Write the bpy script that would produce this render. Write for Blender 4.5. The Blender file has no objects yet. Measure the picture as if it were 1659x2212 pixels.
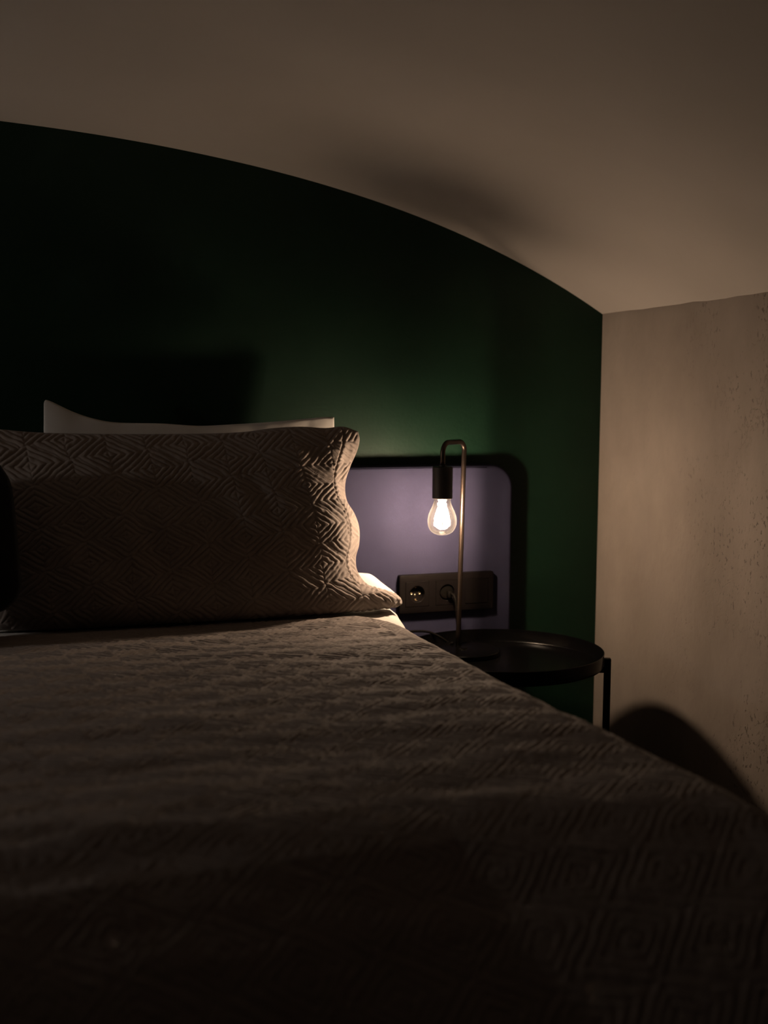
import bpy, bmesh, math
import numpy as np
from mathutils import Vector, Matrix

S = bpy.context.scene
COL = S.collection
rng = np.random.default_rng(11)

# ------------------------------------------------------------------ camera
YAW, PITCH, ROLL, CAMZ = math.radians(19.94), math.radians(5.6), math.radians(0.3), 1.08
fwd = Vector((math.sin(YAW)*math.cos(PITCH), math.cos(YAW)*math.cos(PITCH), -math.sin(PITCH)))
rt = Vector((math.cos(YAW), -math.sin(YAW), 0)); up = rt.cross(fwd)
Rr = rt*math.cos(ROLL) + up*math.sin(ROLL); Ur = -rt*math.sin(ROLL) + up*math.cos(ROLL)
cd = bpy.data.cameras.new('camera'); cam = bpy.data.objects.new('camera', cd); COL.objects.link(cam)
M3 = Matrix((Rr, Ur, -fwd)).transposed()
cam.matrix_world = Matrix.Translation((0, 0, CAMZ)) @ M3.to_4x4()
cd.sensor_fit = 'HORIZONTAL'; cd.sensor_width = 36.0; cd.lens = 2500.0/1659.0*36.0
cd.clip_start = 0.02; cd.clip_end = 50
cd.dof.use_dof = True; cd.dof.focus_distance = 2.22; cd.dof.aperture_fstop = 3.6
S.camera = cam

# ------------------------------------------------------------------ world, exposure
w = bpy.data.worlds.new('world'); S.world = w; w.use_nodes = True
w.node_tree.nodes['Background'].inputs[0].default_value = (0.02, 0.02, 0.022, 1)
w.node_tree.nodes['Background'].inputs[1].default_value = 0.0
S.view_settings.view_transform = 'Standard'; S.view_settings.look = 'None'
S.view_settings.exposure = 0.0; S.view_settings.gamma = 1.0
S.view_settings.use_curve_mapping = False
LAMP_EMIT = 780.0          # strength of the bulb's filaments
LAMP_COL = (1.0, 0.74, 0.53)
FAR_LAMP_EMIT = 740.0
FAR_LAMP_COL = (1.0, 0.92, 0.88)

# ------------------------------------------------------------------ helpers
def tag(o, label=None, cat=None, group=None, kind=None):
    if label: o['label'] = label
    if cat: o['category'] = cat
    if group: o['group'] = group
    if kind: o['kind'] = kind
    return o

def empty(name, loc=(0, 0, 0)):
    o = bpy.data.objects.new(name, None); COL.objects.link(o); o.location = loc
    o.empty_display_size = 0.05
    return o

def link(name, me, mat, parent=None, smooth=True):
    o = bpy.data.objects.new(name, me); COL.objects.link(o)
    me.materials.append(mat)
    if smooth:
        me.polygons.foreach_set('use_smooth', [True]*len(me.polygons))
    if parent is not None:
        o.parent = parent
        o.matrix_parent_inverse = Matrix.Translation(-Vector(parent.location))
    return o

def from_bm(name, bm, mat, parent=None, smooth=False, angle=None):
    bmesh.ops.recalc_face_normals(bm, faces=bm.faces[:])
    me = bpy.data.meshes.new(name); bm.to_mesh(me); bm.free()
    o = link(name, me, mat, parent, smooth or angle is not None)
    if angle is not None:
        sharp_by_angle(me, angle)
    return o

def sharp_by_angle(me, deg):
    bm = bmesh.new(); bm.from_mesh(me)
    lim = math.radians(deg)
    for e in bm.edges:
        if len(e.link_faces) == 2:
            e.smooth = e.calc_face_angle(0) < lim
        else:
            e.smooth = False
    bm.to_mesh(me); bm.free()

def np_mesh(name, V, Fq):
    me = bpy.data.meshes.new(name)
    V = np.ascontiguousarray(V, np.float32); Fq = np.ascontiguousarray(Fq, np.int32)
    me.vertices.add(len(V)); me.vertices.foreach_set('co', V.ravel())
    me.loops.add(Fq.size); me.loops.foreach_set('vertex_index', Fq.ravel())
    me.polygons.add(len(Fq))
    me.polygons.foreach_set('loop_start', np.arange(0, Fq.size, 4, dtype=np.int32))
    me.polygons.foreach_set('loop_total', np.full(len(Fq), 4, np.int32))
    me.update(calc_edges=True); me.validate()
    return me

def grid_faces(n, m, flip=False):
    i = np.arange(n-1)[:, None]*m + np.arange(m-1)[None, :]
    f = np.stack([i, i+m, i+m+1, i+1], -1).reshape(-1, 4)
    return f[:, ::-1] if flip else f

def box(bm, c, s, bevel=0.0, seg=2, rot=None):
    r = bmesh.ops.create_cube(bm, size=1.0)
    vs = r['verts']
    bmesh.ops.scale(bm, vec=s, verts=vs)
    if bevel > 0:
        es = list({e for v in vs for e in v.link_edges})
        rr = bmesh.ops.bevel(bm, geom=es, offset=bevel, segments=seg, profile=0.5, affect='EDGES')
        vs = list({v for f in rr['faces'] for v in f.verts} | {v for v in vs if v.is_valid})
    if rot is not None:
        bmesh.ops.rotate(bm, cent=(0, 0, 0), matrix=rot, verts=vs)
    bmesh.ops.translate(bm, vec=c, verts=vs)
    return vs

def lathe(bm, prof, c=(0, 0, 0), seg=48, rot=None, cap0=False, cap1=False):
    rings = []
    for r, z in prof:
        if r < 1e-6:
            p = Vector((0, 0, z)); p = rot @ p if rot is not None else p
            rings.append([bm.verts.new(p+Vector(c))])
        else:
            ring = []
            for k in range(seg):
                a = 2*math.pi*k/seg
                p = Vector((r*math.cos(a), r*math.sin(a), z)); p = rot @ p if rot is not None else p
                ring.append(bm.verts.new(p+Vector(c)))
            rings.append(ring)
    for A, B in zip(rings[:-1], rings[1:]):
        for k in range(seg):
            a0, a1 = A[k % len(A)], A[(k+1) % len(A)]
            b0, b1 = B[k % len(B)], B[(k+1) % len(B)]
            vs = []
            for v in (a0, a1, b1, b0):
                if v not in vs: vs.append(v)
            if len(vs) > 2: bm.faces.new(vs)
    if cap0 and len(rings[0]) > 2: bm.faces.new(rings[0][::-1])
    if cap1 and len(rings[-1]) > 2: bm.faces.new(rings[-1])

def tube(bm, pts, r, seg=16, caps=True):
    pts = [Vector(p) for p in pts]; n = len(pts)
    rad = r if hasattr(r, '__len__') else [r]*n
    t0 = (pts[1]-pts[0]).normalized()
    ref = Vector((0, 0, 1)) if abs(t0.z) < 0.9 else Vector((1, 0, 0))
    u = t0.cross(ref).normalized(); rings = []
    for i, p in enumerate(pts):
        t = (pts[min(i+1, n-1)]-pts[max(i-1, 0)]).normalized()
        u = (u - t*u.dot(t)).normalized(); v = t.cross(u)
        rings.append([bm.verts.new(p + (u*math.cos(2*math.pi*k/seg)+v*math.sin(2*math.pi*k/seg))*rad[i]) for k in range(seg)])
    for A, B in zip(rings[:-1], rings[1:]):
        for k in range(seg):
            bm.faces.new((A[k], A[(k+1) % seg], B[(k+1) % seg], B[k]))
    if caps:
        bm.faces.new(rings[0][::-1]); bm.faces.new(rings[-1])

def spline(pts, n):
    """Catmull-Rom through the points, resampled evenly by arc length."""
    P = np.asarray(pts, float)
    Q = np.vstack([2*P[0]-P[1], P, 2*P[-1]-P[-2]])
    out = []
    for i in range(len(P)-1):
        p0, p1, p2, p3 = Q[i:i+4]
        t = np.linspace(0, 1, 24, endpoint=False)[:, None]
        out.append(0.5*((2*p1)+(-p0+p2)*t+(2*p0-5*p1+4*p2-p3)*t**2+(-p0+3*p1-3*p2+p3)*t**3))
    C = np.vstack(out+[P[-1:]])
    d = np.r_[0, np.cumsum(np.linalg.norm(np.diff(C, axis=0), axis=1))]
    s = np.linspace(0, d[-1], n)
    return np.stack([np.interp(s, d, C[:, k]) for k in range(C.shape[1])], 1)

def vnoise(x, y, scale, seed):
    """smooth value noise in [-1,1] on numpy arrays"""
    g = np.random.default_rng(seed).uniform(-1, 1, (256, 256))
    X = x/scale; Y = y/scale
    xi = np.floor(X).astype(int); yi = np.floor(Y).astype(int)
    fx = X-xi; fy = Y-yi
    fx = fx*fx*(3-2*fx); fy = fy*fy*(3-2*fy)
    a = g[xi % 256, yi % 256]; b = g[(xi+1) % 256, yi % 256]
    c = g[xi % 256, (yi+1) % 256]; d = g[(xi+1) % 256, (yi+1) % 256]
    return (a*(1-fx)+b*fx)*(1-fy)+(c*(1-fx)+d*fx)*fy

# directions of the stitching on the cloth
D1 = np.array([0.853, -0.522]); D2 = np.array([0.758, 0.652])
DI = np.linalg.inv(np.stack([D1, D2], 1))
def quilt(a, b, seed=3):
    """height 0..1 of matelasse quilting: nested diamonds that interlock like a basket weave"""
    x = a + 0.0016*vnoise(a, b, 0.014, seed) + 0.0028*vnoise(a, b, 0.05, seed+1)
    y = b + 0.0016*vnoise(a, b, 0.014, seed+2) + 0.0028*vnoise(a, b, 0.05, seed+3)
    p = DI[0, 0]*x+DI[0, 1]*y; q = DI[1, 0]*x+DI[1, 1]*y
    L = np.array([[0.0745, 0.0165], [0.009, 0.079]]).T
    Li = np.linalg.inv(L)
    i0 = np.round(Li[0, 0]*p+Li[0, 1]*q); j0 = np.round(Li[1, 0]*p+Li[1, 1]*q)
    d1 = np.full(p.shape, 9.0); d2 = np.full(p.shape, 9.0); ins = np.zeros(p.shape)
    for di in (-1, 0, 1):
        for dj in (-1, 0, 1):
            cx = L[0, 0]*(i0+di)+L[0, 1]*(j0+dj); cy = L[1, 0]*(i0+di)+L[1, 1]*(j0+dj)
            u = np.abs(p-cx); v = np.abs(q-cy); d = np.maximum(u, v)
            near = d < d1
            d2 = np.where(near, d1, np.minimum(d2, d))
            ins = np.where(near, np.abs(u-v), ins); d1 = np.where(near, d, d1)
    sp = 0.0092
    h = np.abs(np.sin(np.pi*d1/sp))**0.62
    edge = np.clip((d2-d1)/0.004, 0, 1)**0.5
    h = h*(0.35+0.65*edge)
    h *= 0.5+0.5*np.clip(ins/0.0025, 0, 1)**0.5*1.0
    h *= 0.80+0.20*vnoise(a, b, 0.0075, seed+5)
    return h

# ------------------------------------------------------------------ materials
def mat(name, col, rough=0.6, metal=0.0, spec=0.5, sheen=0.0):
    m = bpy.data.materials.new(name); m.use_nodes = True
    b = m.node_tree.nodes['Principled BSDF']
    b.inputs['Base Color'].default_value = (*col, 1); b.inputs['Roughness'].default_value = rough
    b.inputs['Metallic'].default_value = metal; b.inputs['Specular IOR Level'].default_value = spec
    if sheen: b.inputs['Sheen Weight'].default_value = sheen
    return m

def nodes(m): return m.node_tree.nodes, m.node_tree.links, m.node_tree.nodes['Principled BSDF']

def add_noise(m, col_a, col_b, scale, bump=0.0, dist=0.001, detail=6, bscale=None, stretch=(1, 1, 1), rough=0.6):
    N, L, B = nodes(m)
    tc = N.new('ShaderNodeTexCoord'); mp = N.new('ShaderNodeMapping'); mp.inputs['Scale'].default_value = stretch
    L.new(tc.outputs['Object'], mp.inputs['Vector'])
    n = N.new('ShaderNodeTexNoise'); n.inputs['Scale'].default_value = scale; n.inputs['Detail'].default_value = detail
    n.inputs['Roughness'].default_value = rough
    L.new(mp.outputs[0], n.inputs['Vector'])
    r = N.new('ShaderNodeValToRGB'); r.color_ramp.elements[0].position = 0.35; r.color_ramp.elements[1].position = 0.65
    r.color_ramp.elements[0].color = (*col_a, 1); r.color_ramp.elements[1].color = (*col_b, 1)
    L.new(n.outputs['Fac'], r.inputs['Fac']); L.new(r.outputs['Color'], B.inputs['Base Color'])
    bp = None
    if bump:
        n2 = N.new('ShaderNodeTexNoise'); n2.inputs['Scale'].default_value = bscale or scale*6; n2.inputs['Detail'].default_value = 4
        L.new(mp.outputs[0], n2.inputs['Vector'])
        bp = N.new('ShaderNodeBump'); bp.inputs['Strength'].default_value = bump; bp.inputs['Distance'].default_value = dist
        L.new(n2.outputs['Fac'], bp.inputs['Height']); L.new(bp.outputs['Normal'], B.inputs['Normal'])
    return N, L, B, mp, r, bp

m_green = mat('green_paint', (0.012, 0.055, 0.028), 0.5, spec=0.22)
add_noise(m_green, (0.0022, 0.0135, 0.0066), (0.0028, 0.0165, 0.0080), 5, 0.35, 0.0012, bscale=140)

m_ceil = mat('ceiling_paint', (0.62, 0.56, 0.50), 0.85, spec=0.2)
add_noise(m_ceil, (0.365, 0.33, 0.295), (0.39, 0.355, 0.318), 1.6, 0.25, 0.002, bscale=45)

# plaster: trowelled, stained, pitted
m_plaster = mat('rough_plaster', (0.50, 0.42, 0.35), 0.82, spec=0.2)
N, L, B, mp, ramp, bp = add_noise(m_plaster, (0.165, 0.138, 0.115), (0.23, 0.195, 0.165), 3.2, 0.5, 0.002, bscale=70, stretch=(1, 1, 0.6), rough=0.62)
def thresh(src, lo, hi):
    r = N.new('ShaderNodeMapRange'); r.inputs['From Min'].default_value = lo; r.inputs['From Max'].default_value = hi
    L.new(src, r.inputs['Value']); return r.outputs['Result']
def math2(op, a, b):
    q = N.new('ShaderNodeMath'); q.operation = op
    for k, s in enumerate((a, b)):
        if isinstance(s, (int, float)): q.inputs[k].default_value = s
        else: L.new(s, q.inputs[k])
    return q.outputs[0]
pn = N.new('ShaderNodeTexNoise'); pn.inputs['Scale'].default_value = 150; pn.inputs['Detail'].default_value = 3
L.new(mp.outputs[0], pn.inputs['Vector'])
pits = thresh(pn.outputs['Fac'], 0.60, 0.66)
pm = N.new('ShaderNodeTexNoise'); pm.inputs['Scale'].default_value = 7; pm.inputs['Detail'].default_value = 5; pm.inputs['Roughness'].default_value = 0.7
L.new(mp.outputs[0], pm.inputs['Vector'])
patch = thresh(pm.outputs['Fac'], 0.49, 0.60)
# plaster gets rougher towards the room
sx = N.new('ShaderNodeSeparateXYZ'); tc = N.new('ShaderNodeTexCoord'); L.new(tc.outputs['Object'], sx.inputs[0])
wear = thresh(sx.outputs['Y'], 2.10, 1.86)
cv = N.new('ShaderNodeTexVoronoi'); cv.feature = 'DISTANCE_TO_EDGE'; cv.inputs['Scale'].default_value = 34
cn = N.new('ShaderNodeTexNoise'); cn.inputs['Scale'].default_value = 22; cn.inputs['Detail'].default_value = 4
L.new(mp.outputs[0], cn.inputs['Vector'])
mixv = N.new('ShaderNodeMix'); mixv.data_type = 'VECTOR'; mixv.inputs['Factor'].default_value = 0.10
L.new(mp.outputs[0], mixv.inputs['A']); L.new(cn.outputs['Color'], mixv.inputs['B']); L.new(mixv.outputs['Result'], cv.inputs['Vector'])
crack = thresh(cv.outputs['Distance'], 0.035, 0.0)
cp = N.new('ShaderNodeTexNoise'); cp.inputs['Scale'].default_value = 9; cp.inputs['Detail'].default_value = 5; L.new(tc.outputs['Object'], cp.inputs['Vector'])
crack = math2('MULTIPLY', crack, thresh(cp.outputs['Fac'], 0.56, 0.60))
dirt = math2('MULTIPLY', math2('MULTIPLY', pits, patch), math2('ADD', wear, 0.12))
crack = math2('MULTIPLY', math2('MULTIPLY', crack, wear), 0.5)
dirt = math2('MINIMUM', math2('ADD', dirt, crack), 1.0)
mx = N.new('ShaderNodeMix'); mx.data_type = 'RGBA'
L.new(math2('MULTIPLY', dirt, 0.55), mx.inputs['Factor']); L.new(ramp.outputs['Color'], mx.inputs['A']); mx.inputs['B'].default_value = (0.05, 0.042, 0.034, 1)
L.new(mx.outputs['Result'], B.inputs['Base Color'])
bp2 = N.new('ShaderNodeBump'); bp2.inputs['Strength'].default_value = 0.7; bp2.inputs['Distance'].default_value = 0.0015; bp2.invert = True
L.new(dirt, bp2.inputs['Height']); L.new(bp.outputs['Normal'], bp2.inputs['Normal']); L.new(bp2.outputs['Normal'], B.inputs['Normal'])

m_floor = mat('dark_wood_floor', (0.07, 0.045, 0.03), 0.5)
add_noise(m_floor, (0.02, 0.014, 0.010), (0.035, 0.025, 0.018), 4, 0.2, 0.001, stretch=(1, 8, 1))

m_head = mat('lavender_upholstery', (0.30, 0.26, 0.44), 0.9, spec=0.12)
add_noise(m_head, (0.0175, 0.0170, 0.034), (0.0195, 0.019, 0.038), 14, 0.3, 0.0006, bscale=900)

def fabric(name, a, b, bs=1500, bump=0.3, dist=0.0004, scale=30):
    m = mat(name, a, 0.92, spec=0.15, sheen=0.1); add_noise(m, a, b, scale, bump, dist, bscale=bs); return m
m_quilt = fabric('taupe_quilted_cotton', (0.185, 0.152, 0.132), (0.200, 0.165, 0.144))
m_white = fabric('white_cotton', (0.48, 0.455, 0.42), (0.50, 0.475, 0.44), bump=0.15)
m_sheet = fabric('white_bed_sheet', (0.48, 0.455, 0.42), (0.50, 0.475, 0.44), bump=0.15)
m_black_cloth = fabric('black_velvet', (0.004, 0.004, 0.005), (0.006, 0.006, 0.007))
m_bedbase = fabric('dark_grey_bed_base', (0.03, 0.03, 0.032), (0.04, 0.04, 0.042))
m_blackmetal = mat('black_powder_coated_steel', (0.0025, 0.0025, 0.0025), 0.40, 0.0, 0.04)
m_traymetal = mat('black_lacquered_steel', (0.006, 0.006, 0.006), 0.22, 0.0, 0.08)
add_noise(m_traymetal, (0.0012, 0.0012, 0.0012), (0.002, 0.0018, 0.0016), 30, 0.05, 0.0003, bscale=200)
m_bronze = mat('dark_bronze_steel', (0.050, 0.036, 0.028), 0.36, 0.9)
m_holder = mat('matt_black_bulb_holder', (0.011, 0.0085, 0.007), 0.5, 0.2, 0.3)
m_plate = mat('anthracite_plastic', (0.0042, 0.0032, 0.0030), 0.5, spec=0.06)
m_insert = mat('anthracite_plastic_insert', (0.0038, 0.0029, 0.0027), 0.5, spec=0.06)
m_brass = mat('contact_metal', (0.85, 0.68, 0.45), 0.25, 1.0)
m_cord = mat('black_rubber_cord', (0.003, 0.0025, 0.002), 0.6, spec=0.04)
m_thread = mat('screw_cap_metal', (0.6, 0.5, 0.4), 0.3, 1.0)

def glass(name, tint=(1, 1, 1)):
    m = bpy.data.materials.new(name); m.use_nodes = True
    N, L = m.node_tree.nodes, m.node_tree.links
    N.remove(N['Principled BSDF']); out = N['Material Output']
    tr = N.new('ShaderNodeBsdfTransparent'); tr.inputs[0].default_value = (*tint, 1)
    gl = N.new('ShaderNodeBsdfGlossy'); gl.inputs['Roughness'].default_value = 0.03
    nz = N.new('ShaderNodeTexNoise'); nz.inputs['Scale'].default_value = 120; nz.inputs['Detail'].default_value = 2
    tcx = N.new('ShaderNodeTexCoord'); L.new(tcx.outputs['Object'], nz.inputs['Vector'])
    bpx = N.new('ShaderNodeBump'); bpx.inputs['Strength'].default_value = 0.4; bpx.inputs['Distance'].default_value = 0.001
    L.new(nz.outputs['Fac'], bpx.inputs['Height']); L.new(bpx.outputs['Normal'], gl.inputs['Normal'])
    lw = N.new('ShaderNodeLayerWeight'); lw.inputs['Blend'].default_value = 0.22
    mr = N.new('ShaderNodeMapRange'); mr.inputs['From Min'].default_value = 0; mr.inputs['From Max'].default_value = 1
    mr.inputs['To Min'].default_value = 0.04; mr.inputs['To Max'].default_value = 0.75
    L.new(lw.outputs['Fresnel'], mr.inputs['Value'])
    mix = N.new('ShaderNodeMixShader'); L.new(mr.outputs[0], mix.inputs[0]); L.new(tr.outputs[0], mix.inputs[1]); L.new(gl.outputs[0], mix.inputs[2])
    dif = N.new('ShaderNodeBsdfTranslucent'); dif.inputs[0].default_value = (1, 0.95, 0.9, 1)
    mr2 = N.new('ShaderNodeMapRange'); mr2.inputs['To Min'].default_value = 0.0010; mr2.inputs['To Max'].default_value = 0.009
    L.new(lw.outputs['Facing'], mr2.inputs['Value'])
    mix2 = N.new('ShaderNodeMixShader'); L.new(mr2.outputs[0], mix2.inputs[0]); L.new(mix.outputs[0], mix2.inputs[1]); L.new(dif.outputs[0], mix2.inputs[2])
    L.new(mix2.outputs[0], out.inputs['Surface'])
    return m
m_glass = glass('clear_bulb_glass', (1.0, 0.98, 0.95))

def emit(name, col, s):
    m = bpy.data.materials.new(name); m.use_nodes = True
    b = m.node_tree.nodes['Principled BSDF']
    b.inputs['Base Color'].default_value = (0.9, 0.8, 0.6, 1)
    b.inputs['Emission Color'].default_value = (*col, 1); b.inputs['Emission Strength'].default_value = s
    return m
m_fil = emit('glowing_filament', LAMP_COL, LAMP_EMIT)
m_fil_far = emit('glowing_filament_far', FAR_LAMP_COL, FAR_LAMP_EMIT)

# ------------------------------------------------------------------ the room
YB, XR, XL, YF = 2.38, 1.40, -1.70, -3.20
half = [(-0.15, 1.6095), (0.0816, 1.6032), (0.1878, 1.5956), (0.2976, 1.5859), (0.4111, 1.5741), (0.5287, 1.5582), (0.6554, 1.5402),
        (0.7872, 1.5157), (0.8815, 1.4897), (0.9785, 1.4589), (1.0784, 1.4242), (1.1814, 1.3855), (1.2878, 1.3362), (1.400, 1.2769)]
left = [(-0.3-x, z) for x, z in half[1:]][::-1]
pf = np.polyfit([(x+0.15)**2 for x, z in half], [z for x, z in half], 3)
arch = np.array([(x, float(np.polyval(pf, (x+0.15)**2))) for x in np.linspace(XL, XR, 161)])
arch[:, 1] += 1.2769-arch[-1, 1]

# vaulted ceiling: softly uneven plaster, the edge above the right wall chipped
ny = 120
ys = np.linspace(YF, YB+0.02, ny)
AX = np.repeat(arch[:, 0][None], ny, 0); AZ = np.repeat(arch[:, 1][None], ny, 0); AY = np.repeat(ys[:, None], 161, 1)
fade = np.clip((YB-AY)/0.12, 0, 1)
edge_w = np.clip((AX-1.25)/0.1, 0, 1)
AZ = AZ + fade*(0.006*vnoise(AX, AY, 0.33, 5)+0.003*vnoise(AX, AY, 0.12, 6))*(1-edge_w)
AZ[:, -1] += 0.0015*vnoise(AY[:, -1], AY[:, -1], 0.02, 7)+0.002*vnoise(AY[:, -1], AY[:, -1], 0.07, 9)
AX[:, -1] = XR-0.001
V = np.stack([AX, AY, AZ], -1).reshape(-1, 3)
me = np_mesh('ceiling', V, grid_faces(ny, 161))
o = link('ceiling', me, m_ceil); tag(o, kind='structure')

def wall_plane(name, pts, m):
    bm = bmesh.new(); bm.faces.new([bm.verts.new(p) for p in pts]); ob = from_bm(name, bm, m); tag(ob, kind='structure'); return ob
# back wall: paint stops along the arch
bm = bmesh.new()
top = [bm.verts.new((x, YB, z+0.0005)) for x, z in arch]; bot = [bm.verts.new((x, YB, 0)) for x, z in arch]
for k in range(160): bm.faces.new((bot[k], bot[k+1], top[k+1], top[k]))
o = from_bm('wall_back', bm, m_green); tag(o, kind='structure')
# right wall: vertical trowel ripples, wobbly top
ny2, nz2 = 200, 70
yy = np.linspace(YF, YB+0.003, ny2); zz = np.linspace(0, 1.277, nz2)
YY, ZZ = np.meshgrid(yy, zz, indexing='ij')
XX = XR + 0.0035*vnoise(YY*1.0, ZZ*0.12, 0.075, 21)*np.clip((YB-YY)/0.05, 0, 1) + 0.004*vnoise(YY, ZZ, 0.3, 22)*np.clip((YB-YY)/0.15, 0, 1)
ZZ = ZZ + (ZZ > 1.27)*0.004
me = np_mesh('wall_right', np.stack([XX, YY, ZZ], -1).reshape(-1, 3), grid_faces(ny2, nz2))
o = link('wall_right', me, m_plaster); tag(o, kind='structure')
wall_plane('wall_left', [(XL, YF, 0), (XL, YB, 0), (XL, YB, 1.28), (XL, YF, 1.28)], m_green)
bm = bmesh.new()
top = [bm.verts.new((x, YF, z+0.01)) for x, z in arch]; bot = [bm.verts.new((x, YF, 0)) for x, z in arch]
for k in range(160): bm.faces.new((bot[k+1], bot[k], top[k], top[k+1]))
o = from_bm('wall_front', bm, m_green); tag(o, kind='structure')
wall_plane('floor', [(XL, YF, 0), (XR+0.01, YF, 0), (XR+0.01, YB, 0), (XL, YB, 0)], m_floor)

# ------------------------------------------------------------------ lofted rounded rectangles (face -Y)
def rrect(cx, cz, w, h, r, n=8):
    pts = []
    for sx_, sz_, a0 in ((1, 1, 0), (-1, 1, 90), (-1, -1, 180), (1, -1, 270)):
        for k in range(n+1):
            a = math.radians(a0+90*k/n)
            pts.append((cx+sx_*(w/2-r)+r*math.cos(a), cz+sz_*(h/2-r)+r*math.sin(a)))
    return pts
def rloft(bm, cx, cz, w, h, r, prof, cap=True, n=8):
    rings = []
    for ins, y in prof:
        rr = max(r-ins, 0.0004)
        rings.append([bm.verts.new((x, y, z)) for x, z in rrect(cx, cz, w-2*ins, h-2*ins, rr, n)])
    for A, B in zip(rings[:-1], rings[1:]):
        k = len(A)
        for i in range(k): bm.faces.new((A[i], A[(i+1) % k], B[(i+1) % k], B[i]))
    if cap: bm.faces.new(rings[-1])
    return rings

# ------------------------------------------------------------------ headboard
hb = empty('headboard', (-0.127, 2.36, 0.30))
tag(hb, 'long lavender padded headboard panel with rounded corners against the dark green wall', 'headboard')
bm = bmesh.new()
rloft(bm, -0.127, 0.6175, 2.567, 0.635, 0.052,
      [(0.0, 2.3795), (0.0, 2.348), (0.0006, 2.343), (0.0025, 2.3390), (0.0060, 2.3362), (0.010, 2.3352), (0.03, 2.335)], n=12)
from_bm('padded_panel', bm, m_head, hb, angle=50)
bm = bmesh.new()
pp = [Vector((-1.35+2.44*k/40, 2.3362, 0.9285)) for k in range(41)]
tube(bm, pp, 0.0009, 8)
from_bm('piping', bm, m_head, hb, smooth=True)

# ------------------------------------------------------------------ bed
bed = empty('bed', (-0.13, 1.20, 0))
tag(bed, 'wide bed with a white fitted sheet showing between pillow and coverlet', 'bed')
# mattress with rounded top edges, bulging slightly at the head
def bed_edge(y):
    """x of the right edge of the bed top along its length"""
    return np.interp(y, [0.2, 0.78, 0.975, 1.034, 1.142, 1.233, 1.285, 1.345, 1.48, 1.648, 1.84, 1.96, 2.02, 2.6],
                        [0.775, 0.782, 0.786, 0.787, 0.780, 0.778, 0.774, 0.765, 0.765, 0.770, 0.772, 0.780, 0.786, 0.786])
XE_L = -1.03
def top_z(y):
    """height of the made-up bed along its length: a swell, then it falls away towards the foot"""
    return np.interp(y, [0.0, 0.30, 0.55, 0.80, 0.93, 1.02, 1.10, 1.20, 1.5, 2.4],
                        [0.33, 0.36, 0.40, 0.515, 0.598, 0.642, 0.659, 0.662, 0.660, 0.660])
nY, nS = 140, 120
yv = np.linspace(0.33, 2.325, nY)
def cross(y, xr, xl, zt, zb, rad, n):
    """outline over the bed: left bottom -> over the top -> right bottom; returns x,z and how far out"""
    L1 = zt-rad-zb; arc = math.pi/2*rad; Wt = (xr-xl)-2*rad; tot = 2*L1+2*arc+Wt
    s = np.linspace(0, tot, n) if np.isscalar(n) else n*tot
    return s, L1, arc, Wt
def section(s, xr, xl, zt, zb, rad):
    L1 = zt-rad-zb; arc = np.pi/2*rad; Wt = (xr-xl)-2*rad
    x = np.where(s < L1, xl, np.where(s < L1+arc, xl+rad-rad*np.cos((s-L1)/rad), np.where(s < L1+arc+Wt, xl+rad+(s-L1-arc),
        np.where(s < L1+2*arc+Wt, xr-rad+rad*np.sin((s-L1-arc-Wt)/rad), xr))))
    z = np.where(s < L1, zb+s, np.where(s < L1+arc, zt-rad+rad*np.sin((s-L1)/rad), np.where(s < L1+arc+Wt, zt,
        np.where(s < L1+2*arc+Wt, zt-rad+rad*np.cos((s-L1-arc-Wt)/rad), zt-rad-(s-L1-2*arc-Wt)))))
    return x, z
V = []
sN = np.linspace(0, 1, nS)
for y in yv:
    xr = float(bed_edge(y))-0.010 + 0.060*np.clip((y-1.93)/0.26, 0, 1); zt = float(top_z(y))-0.014
    zb = 0.30; rad = min(0.045, (zt-zb)*0.45)
    L1 = zt-rad-zb; tot = 2*L1+math.pi*rad+(xr-(XE_L+0.02))-2*rad
    x, z = section(sN*tot, xr, XE_L+0.02, zt, zb, rad)
    z = z + 0.009*np.clip((y-2.05+0.11*np.clip((x-0.60)/0.12, 0, 1))/0.07, 0, 1)*np.clip((z-(zt-0.04))/0.04, 0, 1)
    x = x - 0.030*np.clip((zt-0.035-z)/0.05, 0, 1)*np.clip((y-1.93)/0.2, 0, 1)*(x > 0)
    z = z + 0.0035*vnoise(x*1.0, np.full(nS, y), 0.05, 31)*(z > zt-0.02)*np.clip((y-1.7)/0.2, 0, 1)
    V.append(np.stack([x, np.full(nS, y), z], -1))
V = np.array(V).reshape(-1, 3)
F_ = list(map(tuple, grid_faces(nY, nS)))
me = bpy.data.meshes.new('mattress')
me.from_pydata(V.tolist(), [], F_+[tuple(range(nS))[::-1], tuple(range((nY-1)*nS, nY*nS))]+[(k*nS, k*nS+nS-1, (k+1)*nS+nS-1, (k+1)*nS) for k in range(nY-1)])
link('mattress', me, m_sheet, bed)
sharp_by_angle(me, 60)
bm = bmesh.new(); box(bm, (-0.13, 1.33, 0.205), (1.72, 1.96, 0.18), 0.012, 2); from_bm('bed_base', bm, m_bedbase, bed)
for lx in (-0.92, 0.66):
    for ly in (0.45, 2.22):
        bm = bmesh.new(); lathe(bm, [(0.018, 0.0), (0.020, 0.004), (0.028, 0.116), (0.028, 0.118)], (lx, ly, 0), 20, cap0=True, cap1=True)
        from_bm('leg', bm, m_blackmetal, bed, smooth=False)

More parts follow.
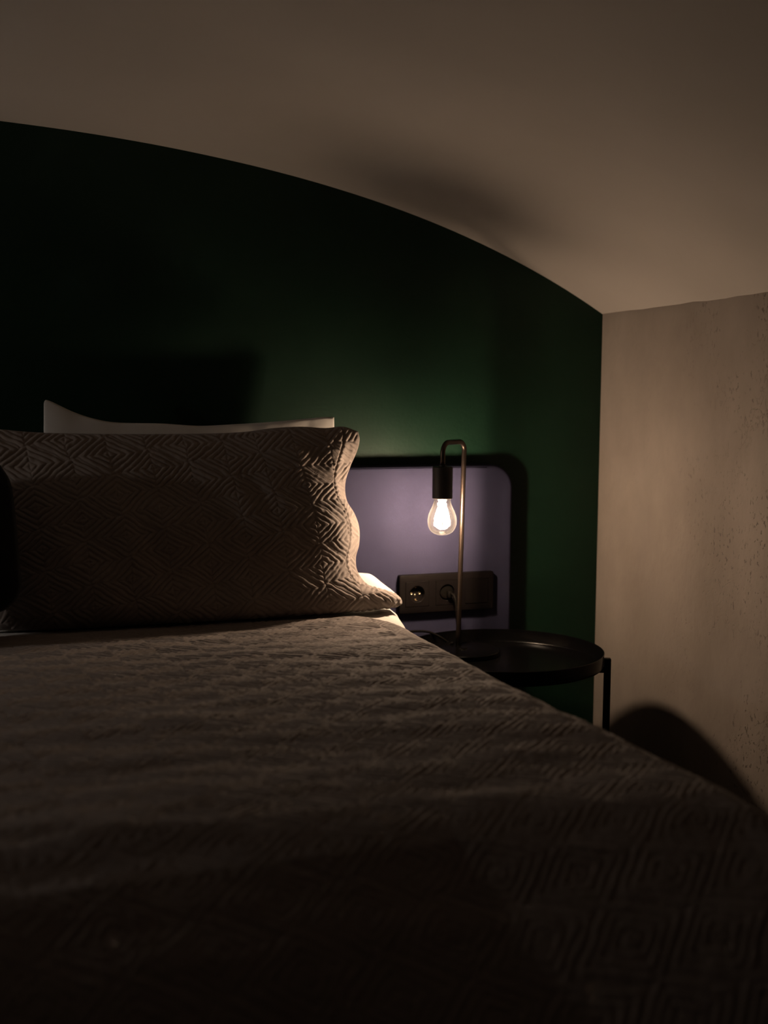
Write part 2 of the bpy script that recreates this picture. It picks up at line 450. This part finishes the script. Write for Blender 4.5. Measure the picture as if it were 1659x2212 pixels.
# ------------------------------------------------------------------ quilted coverlet
# head-side edge of the coverlet
hx = np.array([-1.2, -0.2, 0.0494, 0.0961, 0.2488, 0.3755, 0.514, 0.6394, 0.6975, 0.7237, 0.7497, 0.772, 0.80, 1.5])
hy = np.array([2.10, 2.095, 2.1005, 2.104, 2.106, 2.109, 2.1036, 2.0965, 2.098, 2.070, 2.018, 1.965, 1.93, 1.93])
a_ext = 0.40                         # how far it hangs down the sides, along the cloth
sa = np.r_[np.linspace(XE_L-a_ext, XE_L, 110, endpoint=False), np.linspace(XE_L, -0.06, 400, endpoint=False), np.linspace(-0.06, 0.86, 430, endpoint=False), np.linspace(0.86, 0.787+a_ext, 110)]
tv = np.r_[np.linspace(0, 0.18, 60, endpoint=False), np.linspace(0.18, 1.0, 720)]
A, T_ = np.meshgrid(sa, tv, indexing='ij')
YH = np.interp(A, hx, hy)+0.0025*vnoise(A, A*0, 0.02, 41)
y0 = 0.20
Yc_ = y0+(YH-y0)*T_
xr = bed_edge(Yc_); zt = top_z(Yc_+0.15*np.clip((A-0.45)/0.35, 0, 1)); rad = 0.045
# fold the flat cloth coordinate A over the two long edges
over = A-(xr-rad); X_ = A.copy(); Z_ = np.zeros_like(A)
NX = np.zeros_like(A); NZ = np.ones_like(A)
ang = np.clip(over/rad, 0, np.pi/2); m1 = over > 0
X_ = np.where(m1, (xr-rad)+rad*np.sin(ang), X_); Z_ = np.where(m1, -rad+rad*np.cos(ang), Z_)
hang = np.clip(over-rad*np.pi/2, 0, None)
X_ = np.where(m1, X_+hang*0.06, X_); Z_ = np.where(m1, Z_-hang, Z_)
NX = np.where(m1, np.sin(ang), NX); NZ = np.where(m1, np.cos(ang), NZ)
overl = (XE_L+rad)-A; m2 = overl > 0; angl = np.clip(overl/rad, 0, np.pi/2); hangl = np.clip(overl-rad*np.pi/2, 0, None)
X_ = np.where(m2, XE_L+rad-rad*np.sin(angl)-hangl*0.05, X_); Z_ = np.where(m2, -rad+rad*np.cos(angl)-hangl, Z_)
NX = np.where(m2, -np.sin(angl), NX); NZ = np.where(m2, np.cos(angl), NZ)
# soft swells and creases
sw = 0.0050*vnoise(A*0.7, Yc_, 0.16, 51)+0.0030*vnoise(A*0.5, Yc_, 0.07, 52)+0.0018*vnoise(A*0.45+Yc_*0.3, Yc_, 0.035, 53)
sw += 0.006*vnoise(A, Yc_*0.5, 0.35, 54)
edge_dn = np.clip((YH-Yc_)/0.03, 0, 1)
fold = 0.012*vnoise(Yc_, A*0.2, 0.11, 55)*np.clip(hang/0.1, 0, 1)
near_edge = np.clip(np.abs(A-xr)/0.06, 0.25, 1)
hq = quilt(A, Yc_, 61)*0.0032
disp = sw*near_edge*edge_dn+hq-0.004*(1-edge_dn)+0.002
Xf = X_+NX*(disp+fold); Zf = zt+Z_+NZ*disp
Zf = np.maximum(Zf, 0.05)
me = np_mesh('coverlet', np.stack([Xf, Yc_, Zf], -1).reshape(-1, 3), grid_faces(len(sa), len(tv)))
cov = link('coverlet', me, m_quilt)
sol = cov.modifiers.new('thickness', 'SOLIDIFY'); sol.thickness = 0.005; sol.offset = -1
tag(cov, 'taupe quilted coverlet with diamond stitching spread over the bed', 'coverlet')

# ------------------------------------------------------------------ pillows
def pillow(name, mt, Lc, Rc, Bc, Tc, n, m, plane, front, back, disp=None, parent=None, zmin=None, backdisp=None):
    """closed cushion from four outline curves (x,z), lying along the tilted plane y = plane(z)"""
    B = spline(Bc, n); T = spline(Tc, n); Lf = spline(Lc, m); Rg = spline(Rc, m)
    u = np.linspace(0, 1, n)[:, None]; v = np.linspace(0, 1, m)[None, :]
    P = []
    for k in range(2):
        P.append((1-v)*B[:, k][:, None]+v*T[:, k][:, None]+(1-u)*Lf[:, k][None]+u*Rg[:, k][None]
                 -((1-u)*(1-v)*B[0, k]+u*(1-v)*B[-1, k]+(1-u)*v*T[0, k]+u*v*T[-1, k]))
    x, z = P; U = np.repeat(u, m, 1); Vv = np.repeat(v, n, 0)
    y0_ = plane(z); s = (plane(z+0.01)-plane(z))/0.01; nl = np.sqrt(1+s*s)
    f = front(U, Vv, x, z); b = back(U, Vv, x, z)
    Yf = y0_-f; Zf_ = z+s*f*0.6
    V1 = np.stack([x, Yf, Zf_], -1)
    if disp is not None:
        dx = np.gradient(V1, axis=0); dy = np.gradient(V1, axis=1)
        nn = np.cross(dx, dy); nn /= np.linalg.norm(nn, axis=-1, keepdims=True)+1e-12
        if nn[n//2, m//2, 1] > 0: nn = -nn
        V1 = V1+nn*disp(U, Vv, x, z)[..., None]
    V2 = np.stack([x, y0_+b, z-s*b*0.6], -1)
    idx1 = np.arange(n*m).reshape(n, m); idx2 = idx1.copy()
    inner = np.zeros((n, m), bool); inner[1:-1, 1:-1] = True
    idx2[inner] = n*m+np.arange(inner.sum())
    V = np.vstack([V1.reshape(-1, 3), V2[inner]])
    if zmin is not None: V[:, 2] = np.maximum(V[:, 2], zmin(V[:, 0], V[:, 1]))
    i = idx1; F1 = np.stack([i[:-1, :-1], i[1:, :-1], i[1:, 1:], i[:-1, 1:]], -1).reshape(-1, 4)
    i = idx2; F2 = np.stack([i[:-1, :-1], i[:-1, 1:], i[1:, 1:], i[1:, :-1]], -1).reshape(-1, 4)
    me = np_mesh(name, V, np.vstack([F1, F2]))
    return link(name, me, mt, parent)

bedtop = lambda x, y: np.full(np.shape(x), 0.6565)

# the quilted sham in front
q_plane = lambda z: 2.17+0.25*(z-0.66)
qR = [(0.800, 0.660), (0.8255, 0.664), (0.8225, 0.679), (0.798, 0.692), (0.758, 0.7060), (0.7374, 0.7325), (0.7357, 0.760), (0.7448, 0.787), (0.7474, 0.819), (0.7398, 0.8468),
      (0.7252, 0.8749), (0.7248, 0.9073), (0.7373, 0.9396), (0.7549, 0.972), (0.7625, 0.995), (0.7605, 1.012)]
qT = [(-0.045, 1.026), (0.0631, 1.0191), (0.1411, 1.0127), (0.3165, 1.0092), (0.4974, 1.0109), (0.5827, 1.0197), (0.6406, 1.0222), (0.6892, 1.0193), (0.7289, 1.0219), (0.7605, 1.012)]
qB = [(0.000, 0.664), (0.13, 0.6555), (0.30, 0.655), (0.50, 0.655), (0.66, 0.656), (0.75, 0.658), (0.800, 0.660)]
qL = [(0.000, 0.664), (0.022, 0.72), (0.015, 0.82), (0.000, 0.92), (-0.025, 0.985), (-0.045, 1.026)]
def q_front(u, v, x, z):
    eu = np.clip(np.minimum(u/0.055, (1-u)/0.045), 0, 1)
    bul = (1-np.abs(2*u-1)**4.4)**0.72*(1-np.abs(2*np.clip(v, 0, 1)-0.80)**2.2/1.25**2.2)**0.8
    low = np.clip(v/0.13, 0, 1); low = np.sqrt(1-(1-low)**2)
    hi = np.clip((1-v)/0.16, 0, 1); hi = np.sqrt(1-(1-hi)**2)
    sag = 0.014*vnoise(u*1.0, v*1.0, 0.28, 71)
    crease = 0.004*vnoise(x+0.4*z, z*0.5, 0.04, 72)
    ear = np.exp(-(((x-0.800)/0.028)**2+((z-0.676)/0.018)**2))*(0.020+0.004*vnoise(x, z, 0.006, 77))*np.clip((1-u)/0.02, 0, 1)**0.5*np.clip(v/0.02, 0, 1)**0.5
    return ear+(0.088*bul+sag*bul+crease*np.clip(bul*2, 0, 1))*low**0.8*hi**0.7*(0.12+0.88*eu**1.1)+0.003
def q_back(u, v, x, z):
    return 0.020*(1-np.abs(2*u-1)**4)**0.6*(1-np.abs(2*v-1)**4)**0.6+0.001
def q_disp(u, v, x, z):
    e = np.clip(np.minimum(np.minimum(u, 1-u)/0.012, np.minimum(v, 1-v)/0.02), 0, 1)
    seam = np.exp(-((np.minimum(u-0.052, 0.953-u)*0.8/0.0022)**2))
    return (quilt(x, z+0.018, 81)*0.0042*(1-0.9*seam)-0.0025*seam)*e
qp = empty('quilted_pillow', (0.38, 2.17, 0.655))
tag(qp, 'large taupe pillow in diamond-quilted sham propped upright at the head of the bed', 'pillow')
pillow('pillow_sham', m_quilt, qL, qR, qB, qT, 520, 270, q_plane, q_front, q_back, q_disp, qp, bedtop)

# the white pillow behind it
w_plane = lambda z: 2.270+0.09*(z-0.66)
wR = [(0.800, 0.650), (0.850, 0.655), (0.851, 0.668), (0.822, 0.692), (0.795, 0.7125), (0.765, 0.7185), (0.735, 0.75), (0.715, 0.85), (0.722, 0.95), (0.7242, 1.0405)]
wT = [(0.1451, 1.070), (0.1537, 1.073), (0.2001, 1.0511), (0.2431, 1.0369), (0.2868, 1.0306), (0.3674, 1.0286), (0.4406, 1.0239), (0.5061, 1.0264), (0.5827, 1.0309), (0.661, 1.0374), (0.70, 1.041), (0.7242, 1.0405)]
wL = [(0.12, 0.65), (0.10, 0.75), (0.115, 0.88), (0.141, 0.98), (0.1435, 1.02), (0.1451, 1.070)]
wB = [(0.12, 0.65), (0.35, 0.65), (0.60, 0.65), (0.800, 0.650)]
def w_front(u, v, x, z):
    cr = 0.0022*vnoise(x*1.2, z*0.7, 0.05, 91)+0.002*vnoise(x, z, 0.018, 92)*np.clip((x-0.60)/0.1, 0, 1)
    return (0.030*(1-v)**0.6+0.004)*(1-np.abs(2*u-1)**5)**0.55*(1-np.abs(2*v-1)**8)**0.5+cr*(1-np.abs(2*u-1)**8)+0.001
def w_back(u, v, x, z):
    return 0.028*(1-v**2)*(1-np.abs(2*u-1)**4)**0.6*(1-np.abs(2*v-1)**6)**0.5+0.001
pw = empty('white_pillow', (0.45, 2.27, 0.65))
tag(pw, 'plain white pillow standing behind the quilted one, its top corners showing', 'pillow')
pillow('pillowcase', m_white, wL, wR, wB, wT, 220, 120, w_plane, w_front, w_back, None, pw, bedtop)

# black cushion, mostly out of frame on the left
c_plane = lambda z: 2.02+0.27*(z-0.665)
cR = [(0.020, 0.712), (0.060, 0.722), (0.083, 0.752), (0.083, 0.80), (0.080, 0.87), (0.074, 0.93), (0.058, 0.962)]
cL = [(-0.30, 0.668), (-0.345, 0.69), (-0.365, 0.735), (-0.365, 0.80), (-0.36, 0.87), (-0.355, 0.94), (-0.335, 0.985)]
cB = [(-0.30, 0.668), (-0.17, 0.664), (-0.08, 0.676), (0.020, 0.712)]; cT = [(-0.335, 0.985), (-0.14, 0.985), (0.00, 0.977), (0.058, 0.962)]
pz = lambda u, v, x, z: 0.055*(1-np.abs(2*u-1)**2.6)**0.7*(1-np.abs(2*v-1)**2.6)**0.7+0.001
bc = empty('cushion', (-0.14, 2.04, 0.665))
tag(bc, 'black cushion leaning on the quilted pillow at the left edge of the photo', 'cushion')
pillow('cushion_cover', m_black_cloth, cL, cR, cB, cT, 60, 60, c_plane, pz, lambda u, v, x, z: pz(u, v, x, z)*0.35, None, bc, lambda x, y: np.full(np.shape(x), 0.673))

# ------------------------------------------------------------------ round tray table
def tray_table(cx, cy, ang0, dz=0.0):
    t = empty('tray_table', (cx, cy, 0))
    zt = 0.570+dz; R_ = 0.205; zf = zt-0.028
    bm = bmesh.new()
    lathe(bm, [(0.0, zf-0.0015), (R_-0.006, zf-0.0015), (R_-0.003, zf), (R_-0.0008, zf+0.004), (R_, zt-0.002), (R_+0.0005, zt), (R_-0.0008, zt+0.0008), (R_-0.002, zt),
               (R_-0.0028, zf+0.005), (R_-0.005, zf+0.0015), (R_-0.008, zf+0.0008), (0.0, zf+0.0008)], (cx, cy, 0), 128)
    from_bm('tray', bm, m_traymetal, t, angle=35)
    rr = 0.2125; q = 0.0135
    for k in range(3):
        a = ang0+math.pi*2/3*k
        bm = bmesh.new(); box(bm, (cx+rr*math.cos(a), cy+rr*math.sin(a), (zt-0.014)/2), (q, q, zt-0.014), 0.0012, 1, Matrix.Rotation(a, 3, 'Z'))
        from_bm('leg', bm, m_blackmetal, t)
    for k, hz_ in ((0, zf-0.009), (1, zf-0.009), (2, zf-0.009), (0, 0.10), (1, 0.10), (2, 0.10)):
        a = ang0+math.pi*2/3*k; hl = rr-q/2
        bm = bmesh.new(); box(bm, (cx+hl/2*math.cos(a), cy+hl/2*math.sin(a), hz_), (hl, q, 0.0125), 0.001, 1, Matrix.Rotation(a, 3, 'Z'))
        from_bm('crossbar', bm, m_blackmetal, t)
    return t, zf+0.0008
t1, ztray = tray_table(1.027, 2.112, math.atan2(-0.089, 0.189))
tag(t1, 'round black metal tray table between the bed and the plaster wall', 'side table')

# ------------------------------------------------------------------ table lamp with bare bulb
def table_lamp(base, bulb, z0, ztop, top_shift, mfil, rs=0.0052):
    """base: xy of the upright; bulb: xy of the bulb axis"""
    t = empty('table_lamp', (base[0], base[1], z0))
    B0 = Vector((base[0], base[1], z0)); Tp = Vector((base[0]+top_shift, base[1], ztop)); bx = Vector((bulb[0], bulb[1], 0))
    bm = bmesh.new()
    lathe(bm, [(0, 0), (0.078, 0), (0.079, 0.001), (0.079, 0.0085), (0.0775, 0.0100), (0.010, 0.0102), (0.0085, 0.013), (0, 0.013)], (base[0]-0.004, base[1]-0.034, z0), 72)
    from_bm('lamp_base', bm, m_traymetal, t, angle=35)
    d = Vector((bulb[0]-Tp.x, bulb[1]-Tp.y, 0)); span = d.length; dn = d/span; rb = 0.021
    pts = [B0+(Tp-B0)*k/12 for k in range(12)]
    pts[-1] = B0+(Tp-B0)*0.93
    hz = ztop
    c1 = Vector((Tp.x, Tp.y, hz-rb))
    for k in range(13):
        a = math.pi/2*k/12
        pts.append(c1+dn*(rb-rb*math.cos(a))+Vector((0, 0, rb*math.sin(a))))
    c2 = Vector((bulb[0], bulb[1], hz-rb))
    for k in range(13):
        a = math.pi/2*k/12
        pts.append(c2+dn*(-rb+rb*math.sin(a))+Vector((0, 0, rb*math.cos(a)-rb*0.05*math.sin(a))))
    zh = ztop-0.049               # top of the bulb holder
    pts += [Vector((bulb[0], bulb[1], ztop-0.032)), Vector((bulb[0], bulb[1], zh-0.004))]
    bm = bmesh.new(); tube(bm, pts, rs, 20); from_bm('upright', bm, m_bronze, t, smooth=True)
    c = (bulb[0], bulb[1], 0)
    bm = bmesh.new()
    lathe(bm, [(0.0062, zh+0.004), (0.0075, zh+0.0035), (0.008, zh+0.0005), (0.0195, zh), (0.0208, zh-0.0013), (0.0208, zh-0.065), (0.0200, zh-0.066), (0.0188, zh-0.0655), (0.0180, zh-0.050), (0, zh-0.050)], c, 48)
    from_bm('bulb_holder', bm, m_holder, t, angle=35)
    zb = zh-0.066                 # glass leaves the holder here
    # glass envelope
    prof = [(0.0165, zb+0.012), (0.0168, zb), (0.0175, zb-0.006), (0.0200, zb-0.014), (0.0240, zb-0.023), (0.0276, zb-0.032), (0.0297, zb-0.041), (0.0300, zb-0.047),
            (0.0292, zb-0.055), (0.0262, zb-0.063), (0.0210, zb-0.0695), (0.0140, zb-0.0735), (0.0070, zb-0.0752), (0.0, zb-0.0756)]
    bl = None
    bm = bmesh.new(); pr = spline(prof, 40); lathe(bm, [tuple(p) for p in pr[:-1]]+[(0.0, pr[-1][1])], c, 64)
    bl = from_bm('bulb', bm, m_glass, t, smooth=True); bl['label'] = 'clear glass bulb'
    def sub(name, bm, m, **k):
        ob = from_bm(name, bm, m, None, **k); ob.parent = bl; return ob
    bm = bmesh.new(); lathe(bm, [(0.0, zb+0.010), (0.010, zb+0.008), (0.0092, zb-0.004), (0.0045, zb-0.012), (0.0038, zb-0.024), (0.0055, zb-0.027), (0, zb-0.029)], c, 24)
    sub('glass_stem', bm, mfil if False else m_stem, smooth=True)
    # six upright filaments, wider below
    for k in range(6):
        a = 2*math.pi*(k+0.35)/6
        p1 = Vector((c[0]+0.0065*math.cos(a), c[1]+0.0065*math.sin(a), zb-0.016)); p2 = Vector((c[0]+0.0145*math.cos(a+0.25), c[1]+0.0145*math.sin(a+0.25), zb-0.056))
        bm = bmesh.new(); tube(bm, [p1+(p2-p1)*q/6 for q in range(7)], [0.0018, 0.0031, 0.0035, 0.0036, 0.0036, 0.0034, 0.0020], 8)
        sub('filament', bm, mfil, smooth=True)
    return t
m_stem = mat('milky_glass_stem', (0.9, 0.85, 0.75), 0.3)
lamp = table_lamp((0.985, 2.245), (0.922, 2.190), ztray+0.0003, 0.9905, 0.0095, m_fil)
tag(lamp, 'thin bronze table lamp with a bare glowing bulb, standing on the tray table', 'lamp')
# plug and cord
zc = 0.6568; yp = 2.3335
bm = bmesh.new()
RX = Matrix.Rotation(math.radians(90), 3, 'X')
lathe(bm, [(0, 0.0), (0.0160, 0.0), (0.0162, 0.002), (0.0162, 0.0065), (0.0155, 0.0078), (0.0090, 0.009), (0, 0.0092)], (0.9917, yp, zc), 32, rot=RX)
box(bm, (0.9945, yp-0.016, zc-0.005), (0.009, 0.014, 0.015), 0.003, 2)
pg = from_bm('plug', bm, m_cord, lamp, angle=40)
cpts = spline([(0.9965, 2.309, 0.655), (0.9995, 2.298, 0.648), (1.001, 2.293, 0.628), (1.003, 2.292, 0.600), (1.006, 2.293, 0.580), (1.008, 2.291, 0.560), (1.004, 2.284, 0.5475),
               (0.985, 2.279, 0.5465), (0.972, 2.266, 0.550), (0.978, 2.255, 0.557)], 60)
bm = bmesh.new(); tube(bm, [tuple(p) for p in cpts], 0.0031, 10); from_bm('cord', bm, m_cord, lamp, smooth=True)
lp = spline([(0.985, 2.284, 0.5468), (0.965, 2.290, 0.562), (0.940, 2.2995, 0.5745), (0.905, 2.296, 0.579), (0.872, 2.283, 0.580), (0.858, 2.255, 0.580), (0.870, 2.230, 0.578), (0.892, 2.212, 0.556), (0.905, 2.205, 0.5475)], 60)
bm = bmesh.new(); tube(bm, [tuple(p) for p in lp], 0.0026, 10); from_bm('cord', bm, m_cord, lamp, smooth=True)

# ------------------------------------------------------------------ three-gang socket plate on the headboard
sk = empty('socket_plate', (0.9915, 2.335, 0.6555))
tag(sk, 'dark three-gang power socket plate mounted on the lavender headboard', 'socket')
cx0, cz0, yf = 0.9915, 0.6555, 2.3215
bm = bmesh.new()
# frame: rounded outside, three square openings
W_, H_ = 0.2245, 0.0845
rings = rloft(bm, cx0, cz0, W_, H_, 0.004, [(0, 2.3349), (0, yf+0.0015), (0.0008, yf+0.0003), (0.002, yf)], cap=False, n=4)
sq = 0.0555; ctrs = [cx0-0.0710, cx0, cx0+0.0710]
def opening_ring(cx_):
    return [(cx_-sq/2, cz0-sq/2), (cx_+sq/2, cz0-sq/2), (cx_+sq/2, cz0+sq/2), (cx_-sq/2, cz0+sq/2)]
edges = []
outer = rings[-1]
for i in range(len(outer)):
    e = bm.edges.get((outer[i], outer[(i+1) % len(outer)])); edges.append(e)
for cx_ in ctrs:
    vs = [bm.verts.new((x, yf, z)) for x, z in opening_ring(cx_)]
    vb = [bm.verts.new((x, yf+0.006, z)) for x, z in opening_ring(cx_)]
    for i in range(4):
        edges.append(bm.edges.new((vs[i], vs[(i+1) % 4])))
    for i in range(4): bm.faces.new((vs[i], vs[(i+1) % 4], vb[(i+1) % 4], vb[i]))
bmesh.ops.triangle_fill(bm, use_beauty=True, use_dissolve=False, edges=edges, normal=(0, -1, 0))
from_bm('frame', bm, m_plate, sk, angle=30)
def socket_insert(cx_):
    bm = bmesh.new(); n = 64; s = sq-0.0008; r = 0.0178; y = yf-0.0006; dep = 0.0128
    def sqpt(a, half):
        c_, s_ = math.cos(a), math.sin(a); k = half/max(abs(c_), abs(s_)); return (cx_+c_*k, cz0+s_*k)
    ang = [2*math.pi*(k+0.0)/n for k in range(n)]
    R0 = [bm.verts.new((sqpt(a, s/2)[0], y+0.004, sqpt(a, s/2)[1])) for a in ang]
    R1 = [bm.verts.new((sqpt(a, s/2)[0], y+0.0004, sqpt(a, s/2)[1])) for a in ang]
    R2 = [bm.verts.new((sqpt(a, s/2-0.0004)[0], y, sqpt(a, s/2-0.0004)[1])) for a in ang]
    R3 = [bm.verts.new((cx_+(r+0.0006)*math.cos(a), y, cz0+(r+0.0006)*math.sin(a))) for a in ang]
    R4 = [bm.verts.new((cx_+r*math.cos(a), y+0.0006, cz0+r*math.sin(a))) for a in ang]
    R5 = [bm.verts.new((cx_+(r-0.0008)*math.cos(a), y+dep, cz0+(r-0.0008)*math.sin(a))) for a in ang]
    for A_, B_ in ((R0, R1), (R1, R2), (R2, R3), (R3, R4), (R4, R5)):
        for i in range(n): bm.faces.new((A_[i], A_[(i+1) % n], B_[(i+1) % n], B_[i]))
    bm.faces.new(R5)
    return from_bm('socket_insert', bm, m_insert, sk, angle=30)
def sub2(par, name, bm, m, **k):
    ob = from_bm(name, bm, m, None, **k); ob.parent = par; return ob
for j in (0, 1):
    ins = socket_insert(ctrs[j])
    if j == 0:
        yfl = yf-0.0006+0.0128
        for dx in (-0.0095, 0.0095):
            bm = bmesh.new(); lathe(bm, [(0.0030, 0.0), (0.0030, 0.0012), (0.0022, 0.0015), (0.0020, 0.0006), (0, 0.0006)], (ctrs[j]+dx, yfl, cz0), 20, rot=RX)
            sub2(ins, 'pin_contact', bm, m_brass, smooth=True)
        for sz_ in (-1, 1):
            bm = bmesh.new(); box(bm, (ctrs[j], yfl-0.0045, cz0+sz_*0.0150), (0.0045, 0.009, 0.0010), 0.0004, 1)
            box(bm, (ctrs[j], yfl-0.0008, cz0+sz_*0.0135), (0.0045, 0.0012, 0.0035), 0.0004, 1)
            sub2(ins, 'earth_clip', bm, m_brass)
        bm = bmesh.new(); lathe(bm, [(0.0024, 0.0), (0.0024, 0.0010), (0.0012, 0.0016), (0, 0.0017)], (ctrs[j]-0.001, yfl, cz0-0.0035), 18, rot=RX)
        sub2(ins, 'screw', bm, m_thread, smooth=True)
bm = bmesh.new(); rloft(bm, ctrs[2], cz0, sq-0.0008, sq-0.0008, 0.001, [(0, yf+0.004), (0, yf-0.0004), (0.0005, yf-0.0010)], n=3)
from_bm('blank_cover', bm, m_insert, sk, angle=30)

# ------------------------------------------------------------------ the other bedside, left of the frame
t2, zt2 = tray_table(-1.33, 1.97, math.radians(200), 0.30)
tag(t2, 'tall round black tray table on the far left side of the bed', 'side table')
lamp2 = table_lamp((-1.29, 1.96), (-1.21, 1.93), zt2+0.0003, 0.9905+0.30, 0.0, m_fil_far)
tag(lamp2, 'second thin bronze table lamp with bare bulb beyond the left side of the bed', 'lamp')
